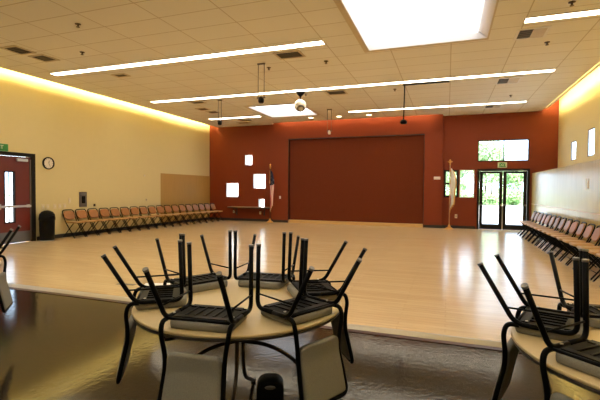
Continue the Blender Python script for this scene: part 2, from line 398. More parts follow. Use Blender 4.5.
# ceiling with skylight openings and slots at the coves
SK1 = (-1.57, .66, 6.10, 8.50); SK2 = (-6.62, -4.72, 12.95, 15.10)
CX0, CX1 = -10.14, 3.14
ch = [SK1, SK2, (-7.25, -.2, 16.42, 16.86)]
struct(slab(MB(), 'z', ZC, ZC + .03, CX0, CX1, YF, YB + .01, ch).build('ceiling', M['ceiling']), 'tan acoustic tile ceiling', 'ceiling')
cv = MB(); cv.box(XL - .4, CX0 + .02, YF, YB, ZT - .03, ZT + .05); cv.box(CX0, CX0 + .03, YF, YB, ZC + .03, ZT - .03)
struct(cv.build('ceiling_cove_left', M['yellow']), 'lit cove above the left wall', 'ceiling')
cv = MB(); cv.box(CX1 - .02, XR + .25, YF, YB, ZT - .08, ZT + .05); cv.box(CX1 - .03, CX1, YF, YB, ZC + .03, ZT - .08)
struct(cv.build('ceiling_cove_right', M['yellow']), 'lit cove above the right wall', 'ceiling')
struct(MB().box(CX0, CX1, YF - .2, YB + .3, ZT + .05, ZT + .12).build('ceiling_roof', M['white']), 'roof deck above the ceiling', 'ceiling')

def fixture(name, label, cat, group=None): return tag(empty(name), label, cat, group)
def cove_light(x, sgn, label):
    t = empty('cove_light', (x, 0, ZC + .035)); tag(t, label, 'light', 'hidden cove lights along the wall tops')
    MB().box(-.04, .04, YF + .3, YB - .2, 0, .03).build('housing', M['white'], t)
    MB().tube([(0, YF + .3, .05), (0, YB - .2, .05)], .018, 8).build('light_tube', M['cove'], t)
cove_light(CX0 - .10, 1, 'long warm light tube hidden in the cove of the left wall')
cove_light(CX1 + .10, -1, 'long warm light tube hidden in the cove of the right wall')
t = empty('cove_light', (-3.7, 16.40, ZC + .035)); tag(t, 'warm light tube hidden above the stage wall', 'light')
MB().box(-3.3, 3.3, -.05, .0, 0, .03).build('housing', M['white'], t)
MB().tube([(-3.3, .03, .045), (3.3, .03, .045)], .012, 8).build('light_tube', M['wash'], t)

# skylights: a white well with a diffuser at its top
def skylight(r, label, splay):
    x0, x1, y0, y1 = r
    t = empty('skylight', ((x0 + x1) / 2, (y0 + y1) / 2, ZC)); tag(t, label, 'skylight', 'square skylights in the tile ceiling')
    w, d = (x1 - x0) / 2, (y1 - y0) / 2
    h = .16
    m = MB(); m.box(-w, -w + .015, -d, d, -.012, h); m.box(-w + .015, w, -d, -d + .015, -.012, h); m.box(-w + .015, w, d - .015, d, -.012, h)
    # right side: a splayed reveal
    m.ring_loft([[(w - splay, y, h - .02), (w - .004, y, -.012), (w, y, -.012), (w, y, h), (w - splay, y, h)] for y in (-d + .015, d - .015)])
    m.build('skylight_well', M['well'], t)
    MB().box(-w + .015, w - splay, -d + .015, d - .015, h - .05, h - .02).build('diffuser', M['sky_lens'], t)
    f = MB(); q = .10
    f.box(-w - q, w + .03, -d - q, -d, -.010, -.001); f.box(-w - q, w + .03, d, d + q, -.010, -.001); f.box(-w - q, -w, -d, d, -.010, -.001); f.box(w, w + .03, -d, d, -.010, -.001)
    f.build('border_frame', M['ventframe'], t)
skylight(SK1, 'large bright square skylight in the near ceiling at the top of the photo', .17)
skylight(SK2, 'smaller looking bright skylight deeper in the hall near the red wall', .03)

# ceiling strip lights
def strip(x0, x1, y, label, n):
    t = empty('strip_light', ((x0 + x1) / 2, y, ZC)); tag(t, label, 'ceiling light', 'rows of fluorescent ceiling strips')
    L = (x1 - x0) / 2
    m = MB(); w = .12
    m.box(-L - .02, L + .02, -w, -w + .02, -.014, -.001); m.box(-L - .02, L + .02, w - .02, w, -.014, -.001); m.box(-L - .02, -L, -w + .02, w - .02, -.014, -.001); m.box(L, L + .02, -w + .02, w - .02, -.014, -.001)
    m.build('housing', M['ventframe'], t)
    p = 2 * L / n
    for k in range(n):
        MB().box(-L + k * p + .005, -L + (k + 1) * p - .005, -w + .02, w - .02, -.012, -.002, .003).build('diffuser', M['strip'], t)
strip(-9.45, -2.32, 7.75, 'bright fluorescent strip in the near ceiling left of the large skylight', 6)
strip(1.19, 3.10, 7.85, 'short bright fluorescent strip right of the large skylight', 2)
strip(-9.30, 2.35, 11.27, 'longest fluorescent strip crossing the whole ceiling at mid hall', 10)
strip(-9.45, 2.35, 4.25, 'fluorescent strip over the round tables, above the top edge of the photo', 10)
strip(-9.45, 2.35, .75, 'fluorescent strip above the viewpoint, outside the photo', 10)
strip(-9.45, 2.35, -2.75, 'fluorescent strip behind the viewpoint, outside the photo', 10)
strip(-9.28, -6.98, 14.75, 'short far fluorescent strip left of the far skylight', 2)
strip(-3.46, 2.34, 14.90, 'far fluorescent strip right of the far skylight', 5)

# ceiling grilles
def vent(x, y, w, d, label, style):
    t = empty('ceiling_vent', (x, y, ZC)); tag(t, label, 'vent', 'ceiling air vents')
    f = M['ventwhite'] if style == 'white' else M['ventframe']
    m = MB(); b = .05
    m.box(-w, w, -d, -d + b, -.014, -.001); m.box(-w, w, d - b, d, -.014, -.001); m.box(-w, -w + b, -d + b, d - b, -.014, -.001); m.box(w - b, w, -d + b, d - b, -.014, -.001)
    m.build('frame', f, t)
    MB().box(-w + b, w - b, -d + b, d - b, -.004, -.001).build('backing', M['ventdark'], t)
    s = MB(); k = 5
    if style == 'white':
        # dark louvre on one half, pale plate on the other
        MB().box(.0, w - b, -d + b, d - b, -.010, -.005).build('cover_plate', M['ventframe'], t)
        for i in range(k): s.box(-w + b, 0, -d + b + (2 * d - 2 * b) * (i + .3) / k, -d + b + (2 * d - 2 * b) * (i + .55) / k, -.010, -.005)
    else:
        for i in range(k): s.box(-w + b, w - b, -d + b + (2 * d - 2 * b) * (i + .3) / k, -d + b + (2 * d - 2 * b) * (i + .6) / k, -.010, -.005)
    s.build('slat', M['ventgrey'], t)
vent(-8.50, 6.16, .22, .24, 'dark square air vent in the ceiling nearest the upper left corner', 'tan')
vent(-8.47, 6.72, .22, .22, 'dark square air vent just behind the upper left corner vent', 'tan')
vent(-7.87, 8.37, .20, .14, 'small dark air vent behind the near strip light, at its left end', 'tan')
vent(-3.22, 8.24, .30, .22, 'air vent behind the right end of the near left strip', 'tan')
vent(-3.13, 11.85, .30, .24, 'air vent behind the middle of the long strip', 'tan')
vent(1.40, 8.52, .27, .28, 'white framed air vent behind the short right strip', 'white')
vent(1.45, 11.95, .29, .32, 'white framed air vent behind the right end of the long strip', 'white')
vent(1.42, 15.42, .28, .28, 'white framed air vent near the glass doors and red wall', 'white')
vent(-7.87, 11.78, .26, .16, 'air vent behind the left part of the long strip', 'tan')
vent(-8.34, 12.82, .22, .20, 'nearer of the paired vents between long strip and alcove', 'tan')
vent(-8.30, 13.45, .22, .20, 'farther of the paired vents between long strip and alcove', 'tan')
vent(-7.98, 15.45, .30, .16, 'nearer of two far vents above the small square windows', 'tan')
vent(-8.35, 15.98, .28, .15, 'farthest ceiling vent above the small square windows', 'tan')

# sprinklers
sp0 = None
for i, (x, y, l) in enumerate([(-6.15, 5.53, 'ceiling sprinkler nearest the upper left of the photo'), (-7.33, 6.69, 'ceiling sprinkler in front of the near strip, beside the square vents'),
        (-2.60, 8.91, 'ceiling sprinkler left of the large skylight behind the near strip'), (-4.02, 8.95, 'ceiling sprinkler beside the nearest hanging rods'), (-4.05, 11.75, 'ceiling sprinkler beside the white globe speaker'),
        (-1.45, 11.97, 'ceiling sprinkler left of the black hanging pole'), (1.77, 9.13, 'ceiling sprinkler behind the short right strip'), (1.75, 13.79, 'ceiling sprinkler in the far right ceiling'), (1.74, 7.33, 'ceiling sprinkler in front of the short right strip')]):
    if sp0 is None:
        sp0 = empty('ceiling_sprinkler', (x, y, ZC)); o = sp0
        MB().lathe([(.05, -.001), (.05, -.008), (.018, -.016)], 16).build('escutcheon', M['bronze'], sp0)
        MB().lathe([(.018, -.012), (.012, -.05), (.03, -.052), (.03, -.058)], 14).build('sprinkler_head', M['bronze'], sp0)
    else: o = copy_tree(sp0)
    o.location = (x, y, ZC); tag(o, l, 'sprinkler', 'ceiling sprinklers')
# downlights
dl0 = None
for x, y, l in ((-5.17, 15.64, 'leftmost of three round downlights before the stage partition'), (-4.04, 15.72, 'middle of three round downlights before the stage partition'), (-2.87, 15.75, 'rightmost of three round downlights before the stage partition')):
    if dl0 is None:
        dl0 = empty('downlight', (x, y, ZC)); o = dl0
        MB().lathe([(.10, -.001), (.125, -.002), (.125, -.010), (.10, -.014), (.10, -.004)], 24).build('trim_ring', M['white'], dl0)
        MB().lathe([(.098, -.005), (.098, -.0095)], 24).build('lens', M['down'], dl0)
    else: o = copy_tree(dl0)
    o.location = (x, y, ZC); tag(o, l, 'downlight', 'round downlights')

# hanging rods with small speakers
def hanging_rods(x, y, length, half, label, m, lamp):
    k_ = 1.0 if lamp else .75
    t = empty('hanging_rod_speaker', (x, y, ZC)); tag(t, label, 'hanging speaker', 'hanging rod fixtures')
    MB().box(-half - .02, half + .02, -.02, .02, -.03, -.001, .004).build('ceiling_bracket', m, t)
    for s in (-1, 1): MB().tube([(s * half, 0, -.03), (s * half, 0, -length)], .009, 8).build('rod', m, t)
    MB().box(-half - .03, half + .03, -.02, .02, -length - .02, -length + .01, .004).build('crossbar', m, t)
    MB().lathe([(.02, -length + .02), (.055 * k_, -length), (.068 * k_, -length - .05), (.065 * k_, -length - .10), (.045 * k_, -length - .125)], 18).build('speaker_body', M['blackp'] if lamp else M['globe'], t)
    MB().lathe([(.04 * k_, -length - .124), (.036 * k_, -length - .132)], 16).build('speaker_grille', M['greysteel'], t)
hanging_rods(-4.05, 8.60, .78, .075, 'nearest pair of hanging rods with a black speaker, left of the globe', M['greysteel'], True)
hanging_rods(-6.98, 11.70, .68, .055, 'pair of hanging rods with black speaker before the left red wall', M['greysteel'], True)
hanging_rods(-4.0, 14.2, .78, .07, 'faint farthest hanging rods with a small pale fitting near the partition', M['bronze'], False)
t = empty('hanging_pole', (-1.13, 11.6, ZC)); tag(t, 'single black hanging pole with track bar below the long strip', 'hanging pole')
MB().box(-.05, 1.14, -.15, -.115, -.05, -.016, .004).build('track_bar', M['black'], t)
MB().tube([(0, -.13, -.05), (0, -.13, -.22), (-.02, -.10, -.98)], .017, 10).build('pole', M['black'], t)
MB().lathe([(.05, -1.08), (.09, -1.06), (.09, -1.0), (.03, -.95)], 16, (-.02, -.10, 0)).build('pole_end', M['black'], t)
t = empty('globe_speaker', (-4.11, 11.42, ZC)); tag(t, 'white round globe speaker hanging on a black mount at mid ceiling', 'speaker')
MB().lathe([(.14, -.016), (.10, -.08), (.03, -.15), (.02, -.20)], 18).build('mount', M['black'], t)
MB().tube([(0, 0, -.18), (0, 0, -.24)], .02, 10).build('stem', M['black'], t)
m = MB(); R_ = .180; c_ = -.41
m.lathe([(R_ * math.sin(a), c_ + R_ * math.cos(a)) for a in [PI * k / 16 for k in range(0, 17)]], 28); gl = m.build('globe', M['globe'], t)
d = Vector((4.11, -11.42, -2.6)).normalized()
g = MB(); g.lathe([(.075, .135), (.115, .135), (.12, .148), (.09, .174), (.08, .166)], 22)
g0 = g.build('speaker_ring', M['glide'], t, (0, 0, c_)); g0.rotation_mode = 'QUATERNION'; g0.rotation_quaternion = Vector((0, 0, 1)).rotation_difference((Vector((.30, -.55, -.62))).normalized())
g = MB(); g.lathe([(.085, .150), (.083, .166), (.001, .172)], 22); g1 = g.build('speaker_grille', M['grille'], t, (0, 0, c_)); g1.rotation_mode = 'QUATERNION'; g1.rotation_quaternion = g0.rotation_quaternion

# ------------------------------------------------------------------ windows and doors in the red wall
def plain_window(n, r, label, frame, y, fr=.03, mull=(), bars=(), liner=False):
    x0, x1, z0, z1 = r
    f = MB()
    f.box(x0, x0 + fr, y, y + .05, z0, z1); f.box(x1 - fr, x1, y, y + .05, z0, z1)
    f.box(x0 + fr, x1 - fr, y, y + .05, z0, z0 + fr); f.box(x0 + fr, x1 - fr, y, y + .05, z1 - fr, z1)
    if liner:
        for q in ((x0, x0 + .006, z0, z1), (x1 - .006, x1, z0, z1), (x0, x1, z0, z0 + .006), (x0, x1, z1 - .006, z1)): f.box(q[0], q[1], YB + .005, y, q[2], q[3])
    for c in mull: f.box(c - fr / 2, c + fr / 2, y + .005, y + .045, z0 + fr, z1 - fr)
    for c in bars: f.box(x0 + fr, x1 - fr, y + .005, y + .045, c - fr / 2, c + fr / 2)
    o = struct(f.build('window_%d' % n, frame), label, 'window')
    MB().box(x0 + fr, x1 - fr, y + .02, y + .026, z0 + fr, z1 - fr).build('pane', M['glass'], o)
for i, (r, l) in enumerate(zip(BW, ('lower left small square window in the red wall', 'upper right square window beside the flag', 'smallest high square window in the red wall', 'tiny low window behind the counter'))):
    plain_window(i + 1, r, l, M['white'], YB + .22, .015, liner=True)
plain_window(5, RW[0], 'black framed narrow window left of the pair', M['darkframe'], YB + .0, .075, bars=(1.72,))
plain_window(6, RW[1], 'thin framed narrow window right of the pair', M['white'], YB + .06, .02)
plain_window(7, CLER, 'wide window above the glass doors', M['darkframe'], YB + .03, .035, mull=(1.95,))
for k, (a, b, c) in enumerate(((14.66, 15.22, 3.02), (13.0, 13.58, 3.18), (11.0, 11.58, 3.18))):
    f = MB(); x = XR + .005; fr = .03
    f.box(x, x + .02, a, a + fr, 2.42, c); f.box(x, x + .02, b - fr, b, 2.42, c); f.box(x, x + .02, a + fr, b - fr, 2.42, 2.42 + fr); f.box(x, x + .02, a + fr, b - fr, c - fr, c)
    o = struct(f.build('window_%d' % (8 + k), M['greysteel']), ('far small window high in the cream right wall', 'second small window high in the cream right wall', 'third small window high in the cream right wall')[k], 'window')
    MB().box(x + .008, x + .012, a + fr, b - fr, 2.42 + fr, c - fr).build('pane', M['glass'], o)

# glass double doors
dr = empty('door_1', (1.935, YB, 0)); struct(dr, 'black framed glass double doors in the red wall', 'door')
f = MB(); f.box(-.875, -.80, -.03, .14, 0, 2.27); f.box(.80, .875, -.03, .14, 0, 2.27); f.box(-.80, .80, -.03, .14, 2.19, 2.27); f.build('door_frame', M['darkframe'], dr)
for s in (-1, 1):
    a, b = (-.79, -.012) if s < 0 else (.012, .79)
    leaf = MB(); st = .11
    leaf.box(a, a + st, .02, .07, .015, 2.18); leaf.box(b - st, b, .02, .07, .015, 2.18); leaf.box(a + st, b - st, .02, .07, 2.10, 2.18); leaf.box(a + st, b - st, .02, .07, .015, .20)
    lo = leaf.build('door_leaf', M['darkframe'], dr)
    MB().box(a + st, b - st, .04, .047, .20, 2.10).build('pane', M['glass'], lo)
    pb = MB(); pb.tube([(a + st * .4, -.03, .93), (b - st * .4, -.03, .93)], .016, 10); pb.box(a + .01, a + .06, -.045, .02, .90, .96); pb.box(b - .06, b - .01, -.045, .02, .90, .96)
    pb.build('push_bar', M['greysteel'], lo)
    MB().box(a + .12, a + .42, -.03, .02, 2.10, 2.17, .006).build('door_closer', M['darkframe'], lo)
MB().box(-.02, .02, .0, .02, .02, .9, .003).build('astragal', M['steel'], dr)

# red doors in the left wall
dl = empty('door_2', (XL, 7.005, 0)); struct(dl, 'dark red double doors in a dark frame, left wall', 'door')
f = MB(); f.box(-.10, .03, -1.06, -.955, 0, 2.36); f.box(-.10, .03, .955, 1.06, 0, 2.36); f.box(-.10, .03, -.955, .955, 2.265, 2.36); f.build('door_frame', M['darkframe'], dl)
for s in (-1, 1):
    a, b = (-.95, -.004) if s < 0 else (.004, .95)
    l0, l1 = (.27, .50) if s > 0 else (-.50, -.27)
    leaf = slab(MB(), 'x', -.06, -.015, a, b, .01, 2.255, [(l0, l1, .56, 1.84)]).build('door_leaf', M['reddoor'], dl)
    v = MB(); v.box(-.07, -.005, l0 - .03, l0, .53, 1.87); v.box(-.07, -.005, l1, l1 + .03, .53, 1.87); v.box(-.07, -.005, l0, l1, .53, .56); v.box(-.07, -.005, l0, l1, 1.84, 1.87); v.box(-.045, -.03, (l0 + l1) / 2 - .012, (l0 + l1) / 2 + .012, .56, 1.84)
    v.build('lite_frame', M['darkframe'], leaf)
    MB().box(-.042, -.036, l0, l1, .56, 1.84).build('pane', M['glass'], leaf)
    pb = MB(); pb.box(.015, .055, a + .03, b - .03, .93, .985, .006); pb.box(-.015, .015, a + .04, a + .12, .92, 1.0); pb.box(-.015, .015, b - .12, b - .04, .92, 1.0); pb.box(-.015, .07, .02 if s > 0 else -.12, .12 if s > 0 else -.02, .89, 1.03, .008)
    pb.build('panic_bar', M['steel'], leaf)
    MB().box(-.015, -.010, a + .02, b - .02, .02, .30).build('kick_plate', M['kick'], leaf)
    MB().box(-.015, .045, (.55 if s > 0 else -.85), (.85 if s > 0 else -.55), 2.135, 2.21, .008).build('door_closer', M['steel'], leaf)
    MB().box(-.012, .012, b - .03 if s > 0 else a, b if s > 0 else a + .03, .05, 2.2).build('edge_strip', M['greysteel'], leaf)

# exit signs with lettering
def text_mesh(txt, size, depth):
    cu = bpy.data.curves.new('lettering', 'FONT'); cu.body = txt; cu.size = size; cu.extrude = depth; cu.align_x = 'CENTER'; cu.align_y = 'CENTER'
    o = bpy.data.objects.new('lettering', cu); COL.objects.link(o)
    bpy.context.view_layer.update()
    me = bpy.data.meshes.new_from_object(o.evaluated_get(bpy.context.evaluated_depsgraph_get()))
    bpy.data.objects.remove(o); return me
def exit_sign(loc, rz, w, h, border, label):
    t = empty('exit_sign', loc, rz); tag(t, label, 'exit sign', None)
    MB().box(-w, w, -.05, 0, -h, h, .008).build('housing', M['pale'], t)
    MB().box(-w + border, w - border, -.056, -.05, -h + border * .6, h - border * .6).build('face', M['green'], t)
    me = text_mesh('EXIT', h * 1.45, .002); me.materials.append(M['letter'])
    o = bpy.data.objects.new('lettering', me); COL.objects.link(o); o.parent = t; o.location = (0, -.058, 0); o.rotation_euler = (PI / 2, 0, 0)
exit_sign((1.90, YB, 2.41), 0, .155, .10, .045, 'pale exit sign with green face above the glass doors')
exit_sign((XL, 7.06, 2.455), PI / 2, .27, .095, .012, 'green exit sign above the red doors at the left edge')

# clock
t = empty('wall_clock', (XL, 8.455, 2.135)); tag(t, 'round wall clock with dark rim on the cream wall', 'clock')
MB().lathe([(.170, 0), (.175, .02), (.170, .05), (.148, .05), (.142, .03)], 32, axis='x').build('rim', M['darkframe'], t)
MB().lathe([(.147, .005), (.147, .032)], 32, axis='x').build('dial', M['clockface'], t)
tk = MB()
for k in range(12):
    a = 2 * PI * k / 12
    c, s = math.cos(a), math.sin(a); p = lambda r, w: (0.034, r * s + w * c, r * c - w * s)
    tk.tube([p(.115, 0), p(.135, 0)], .004, 6)
tk.build('hour_mark', M['blackp'], t)
MB().tube([(.036, 0, 0), (.036, .02, .075)], .006, 6).build('hour_hand', M['blackp'], t)
MB().tube([(.039, 0, 0), (.039, .045, -.095)], .004, 6).build('minute_hand', M['blackp'], t)

# wall plates
def plate(x, y, z, rz, w, h, label, m, name='switch_plate', cat='switch', toggles=1):
    t = empty(name, (x, y, z), rz); tag(t, label, cat)
    MB().box(-w, w, -.010, 0, -h, h, .003).build('cover', m, t)
    for k in range(toggles):
        c = (k - (toggles - 1) / 2) * (2 * w / toggles)
        MB().box(c - .012, c + .012, -.018, -.010, -.025, .025, .002).build('toggle', M['whiteplate'] if name != 'wall_outlet' else M['darkframe'], t)
plate(XL, 8.30, .92, PI / 2, .05, .07, 'cream switch plate just right of the red door frame', M['plate'], toggles=1)
plate(XL, 8.44, .92, PI / 2, .05, .07, 'cream switch plate second right of the red door frame', M['plate'], toggles=1)
plate(XL, 8.66, .92, PI / 2, .05, .07, 'cream switch plate above the right side of the black trash bin', M['plate'], toggles=1)
plate(XL, 8.82, .92, PI / 2, .05, .07, 'middle cream switch plate right of the black trash bin', M['plate'], toggles=1)
plate(XL, 8.98, .92, PI / 2, .05, .07, 'last cream switch plate before the first folding chair', M['plate'], toggles=1)
plate(XL, 9.15, 1.07, PI / 2, .045, .08, 'small thermostat plate left of the brown wall panel', M['plate'], 'thermostat', 'thermostat')
plate(XL, 10.06, .91, PI / 2, .04, .04, 'small dark outlet right of the brown wall panel', M['bronze'], 'wall_outlet', 'outlet')
plate(XL, 12.45, 1.03, PI / 2, .035, .05, 'tiny plate on the cream wall above the chairs near the recess', M['plate'], 'wall_outlet', 'outlet')
plate(XL, 12.35, 1.92, PI / 2, .035, .04, 'tiny sensor high on the cream wall near the recess', M['plate'], 'wall_sensor', 'sensor')
t = empty('intercom_panel', (XL, 9.62, 1.10), PI / 2); tag(t, 'brown metal intercom panel with dark centre on the cream wall', 'wall panel')
MB().box(-.14, .14, -.02, 0, -.23, .23, .004).build('panel_plate', M['greysteel'], t)
MB().box(-.06, .06, -.045, -.02, -.12, .10, .01).build('handset', M['blackp'], t)
MB().box(-.10, .10, -.024, -.02, .14, .19).build('label_strip', M['glide'], t)
plate(-6.92, 16.70, 1.10, 0, .04, .06, 'white switch on the red wall left of the partition', M['whiteplate'])
plate(-.38, 16.70, 1.93, 0, .12, .055, 'white double plate high right of the partition', M['whiteplate'], 'control_plate', 'switch', 2)
plate(.33, YB, .47, 0, .045, .075, 'pale outlet on the red wall below the paired windows', M['plate'], 'wall_outlet', 'outlet')
plate(-9.30, YB, .40, 0, .045, .06, 'left pale outlet on the red wall under the counter', M['plate'], 'wall_outlet', 'outlet')
plate(-7.95, YB, .38, 0, .045, .06, 'right pale outlet on the red wall under the counter', M['plate'], 'wall_outlet', 'outlet')
plate(XP, 10.55, 1.62, -PI / 2, .07, .11, 'white thermostat high on the shiny wood panelling', M['whiteplate'], 'thermostat', 'thermostat')
plate(XP, 11.2, .78, -PI / 2, .04, .06, 'pale outlet low on the shiny wood panelling', M['plate'], 'wall_outlet', 'outlet')

# counter under the small windows
t = empty('wall_counter', (-8.43, YB, 0)); tag(t, 'narrow dark wall counter with a pale top under the small windows', 'counter')
MB().box(-.98, .98, -.42, -.001, .625, .655, .005).build('counter_top', M['countertop'], t)
MB().box(-.98, .98, -.40, -.002, .585, .624).build('counter_edge', M['darkwood'], t)
for s in (-.7, .7):
    b = MB(); b.box(s - .02, s + .02, -.34, -.002, .55, .585); b.box(s - .02, s + .02, -.04, -.002, .25, .55); b.tube([(s, -.32, .56), (s, -.03, .27)], .014, 8)
    b.build('bracket', M['darkwood'], t)

# flags
def drape(hoist, length, folds, amp, width, taper=.35):
    """cloth hanging from a pole: rows down the length; x = across the folds; returns bmesh with UV"""
    bm = bmesh.new(); uvl = bm.loops.layers.uv.new('UVMap')
    nu, nv = 40, 22; g = []
    for j in range(nv + 1):
        v = j / nv; row = []
        wv = width * (taper + (1 - taper) * math.sin(PI * min(1, .15 + .75 * v)))
        for i in range(nu + 1):
            u = i / nu
            x = .02 + wv * u * .9 + .015 * math.sin(9 * v + 5 * u)
            y = -.015 + amp * math.sin(2 * PI * folds * u + 1.2 * v) * (.35 + .65 * v) * (1 if i else 0)
            z = hoist - length * v * (1 - .22 * u * (1 - .3 * v)) - .10 * u * (1 - v)
            row.append((bm.verts.new((x, y, z)), (u, 1 - v)))
        g.append(row)
    for j in range(nv):
        for i in range(nu):
            q = [g[j][i], g[j][i + 1], g[j + 1][i + 1], g[j + 1][i]]
            f = bm.faces.new([a[0] for a in q]); f.smooth = True
            for lp, a in zip(f.loops, q): lp[uvl].uv = a[1]
    return bm, g
def flag(loc, label, cloth, pole_m, top, hoist, length, width, fringe, rz):
    t = empty('flag', loc, rz); tag(t, label, 'flag')
    MB().lathe([(.15, .0), (.15, .02), (.11, .05), (.05, .09), (.035, .16), (.02, .17)], 24).build('stand', M['gold'], t)
    MB().tube([(0, 0, .12), (0, 0, top)], .014, 12).build('pole', pole_m, t)
    fin = MB(); fin.lathe([(.014, top - .02), (.03, top), (.012, top + .03), (.05, top + .07), (.02, top + .12), (.045, top + .15), (.005, top + .2)], 16)
    if fringe: fin.box(-.09, .09, -.012, .012, top + .09, top + .13, .008)
    fin.build('finial', M['gold'], t)
    bm, g = drape(hoist, length, 3.2, .045, width)
    me = bpy.data.meshes.new('cloth'); bm.to_mesh(me)
    me.materials.append(cloth)
    o = bpy.data.objects.new('cloth', me); COL.objects.link(o); o.parent = t
    so = o.modifiers.new('thickness', 'SOLIDIFY'); so.thickness = .004; so.offset = 0
    fr = MB()
    co = [[tuple(a[0].co) for a in row] for row in g]; bm.free()
    edge = co[-1]
    for a, b in zip(edge[:-1], edge[1:]):
        fr.quad(a, b, (b[0], b[1] + .004, b[2] - (.07 if fringe else .02)), (a[0], a[1] + .004, a[2] - (.07 if fringe else .02)))
    if fringe:
        side = [r[-1] for r in co]
        for a, b in zip(side[:-1], side[1:]): fr.quad(a, b, (b[0] + .04, b[1], b[2] - .03), (a[0] + .04, a[1], a[2] - .03))
    fo = fr.build('fringe', M['goldfringe'], t)
    so = fo.modifiers.new('thickness', 'SOLIDIFY'); so.thickness = .006; so.offset = 0
    tas = MB(); tas.tube([(.01, -.03, hoist), (.03, -.06, hoist - .25), (.02, -.05, hoist - .45)], .006, 6); tas.lathe([(.008, 0), (.02, -.03), (.022, -.14), (.01, -.15)], 10, (.02, -.05, hoist - .43))
    tas.build('tassel', M['gold'], t)
flag((-7.27, 16.40, .004), 'furled red white and blue striped flag on a pole by the counter', M['fstripe'], M['polewood'], 2.36, 2.28, 1.80, .21, False, -.25)
flag((.085, 16.40, .004), 'furled white flag with gold fringe on a pole by the paired windows', M['fwhite'], M['palepole'], 2.42, 2.30, 1.62, .19, True, -.3)

# ------------------------------------------------------------------ trash bin
TB_ = t = empty('trash_bin', (XL + .25, 8.22, .004)); tag(t, 'black dome-top trash bin by the red door frame', 'trash bin')
MB().lathe([(.17, 0), (.195, .02), (.205, .30), (.21, .58), (.215, .60)], 28).build('body', M['blackp'], t)
MB().lathe([(.222, .58), (.222, .64), (.205, .74), (.155, .81), (.08, .845), (.001, .855)], 28).build('dome_lid', M['blackp'], t)
MB().box(.15, .215, -.09, .09, .63, .72, .02).build('push_flap', M['black'], t)
MB().lathe([(.18, -.001), (.20, .012), (.18, .02)], 28).build('base_ring', M['steel'], t)

for ch_ in TB_.children: ch_.scale = (.90, .90, .97)
# ------------------------------------------------------------------ folding chairs
def make_folding_chair():
    r = empty('folding_chair')
    W = .188
    for s in (-1, 1):
        MB().tube(fillet([(-.225, s * W, .62), (-.13, s * W, .44), (.20, s * W, .012)], .05), .0135, 8).build('leg', M['black'], r)
    for s in (-1, 1):
        MB().tube([(.13, s * (W - .028), .425), (-.27, s * (W - .028), .012)], .0125, 8).build('leg', M['black'], r)
    MB().tube(fillet([(-.225, -W, .62), (-.285, -W, .80), (-.285, W, .80), (-.225, W, .62)], .12), .0135, 8).build('back_frame', M['black'], r)
    b = MB(); b.tube([(.115, -W, .12), (.115, W, .12)], .007, 8); b.build('crossbar', M['black'], r)
    b = MB(); b.tube([(-.17, -W + .03, .12), (-.17, W - .03, .12)], .007, 8); b.build('crossbar', M['black'], r)
    d = Vector((-.11, 0, .29)).normalized(); nrm = Vector((.29, 0, .11)).normalized(); c = Vector((-.222, 0, .645))
    MB().pad(.135, .178, .115, .038, lambda a, b_, h: c + d * a + Vector((0, b_, 0)) + nrm * h, n=6).build('backrest', M['tanvinyl'], r)
    MB().pad(.19, .183, .06, .045, lambda a, b_, h: Vector((.005 + a, b_, .448 + h - .02 * a)), n=6).build('seat', M['tanseat'], r)
    for s in (-1, 1):
        MB().lathe([(.014, 0), (.014, .02)], 8, (.203, s * W, 0)).build('foot_cap', M['glide'], r)
        MB().lathe([(.014, 0), (.014, .02)], 8, (-.275, s * (W - .028), 0)).build('foot_cap', M['glide'], r)
    return r
fc = make_folding_chair(); first = True
for i in range(18):
    y = 9.04 + .415 * i
    o = fc if first else copy_tree(fc); first = False
    o.location = (-10.22 + .50 * i / 17, y, .004); o.rotation_euler = (0, 0, random.uniform(-.02, .02))
    l = ('%s folding chair from the black trash bin, tan pad, against the cream wall' % ordinal(i)) if i < 11 else ('%s folding chair counting from the red corner, in the left row' % ordinal(17 - i))
    tag(o, l, 'folding chair', 'folding chairs in a row along the left wall')
for i in range(17):
    y = 15.05 - .50 * i
    o = copy_tree(fc)
    o.location = (2.42, y, .004); o.rotation_euler = (0, 0, PI + random.uniform(-.05, .05))
    tag(o, '%s folding chair from the glass doors, in the row along the wood panelling' % ordinal(i), 'folding chair', 'folding chairs in a row along the right wall')

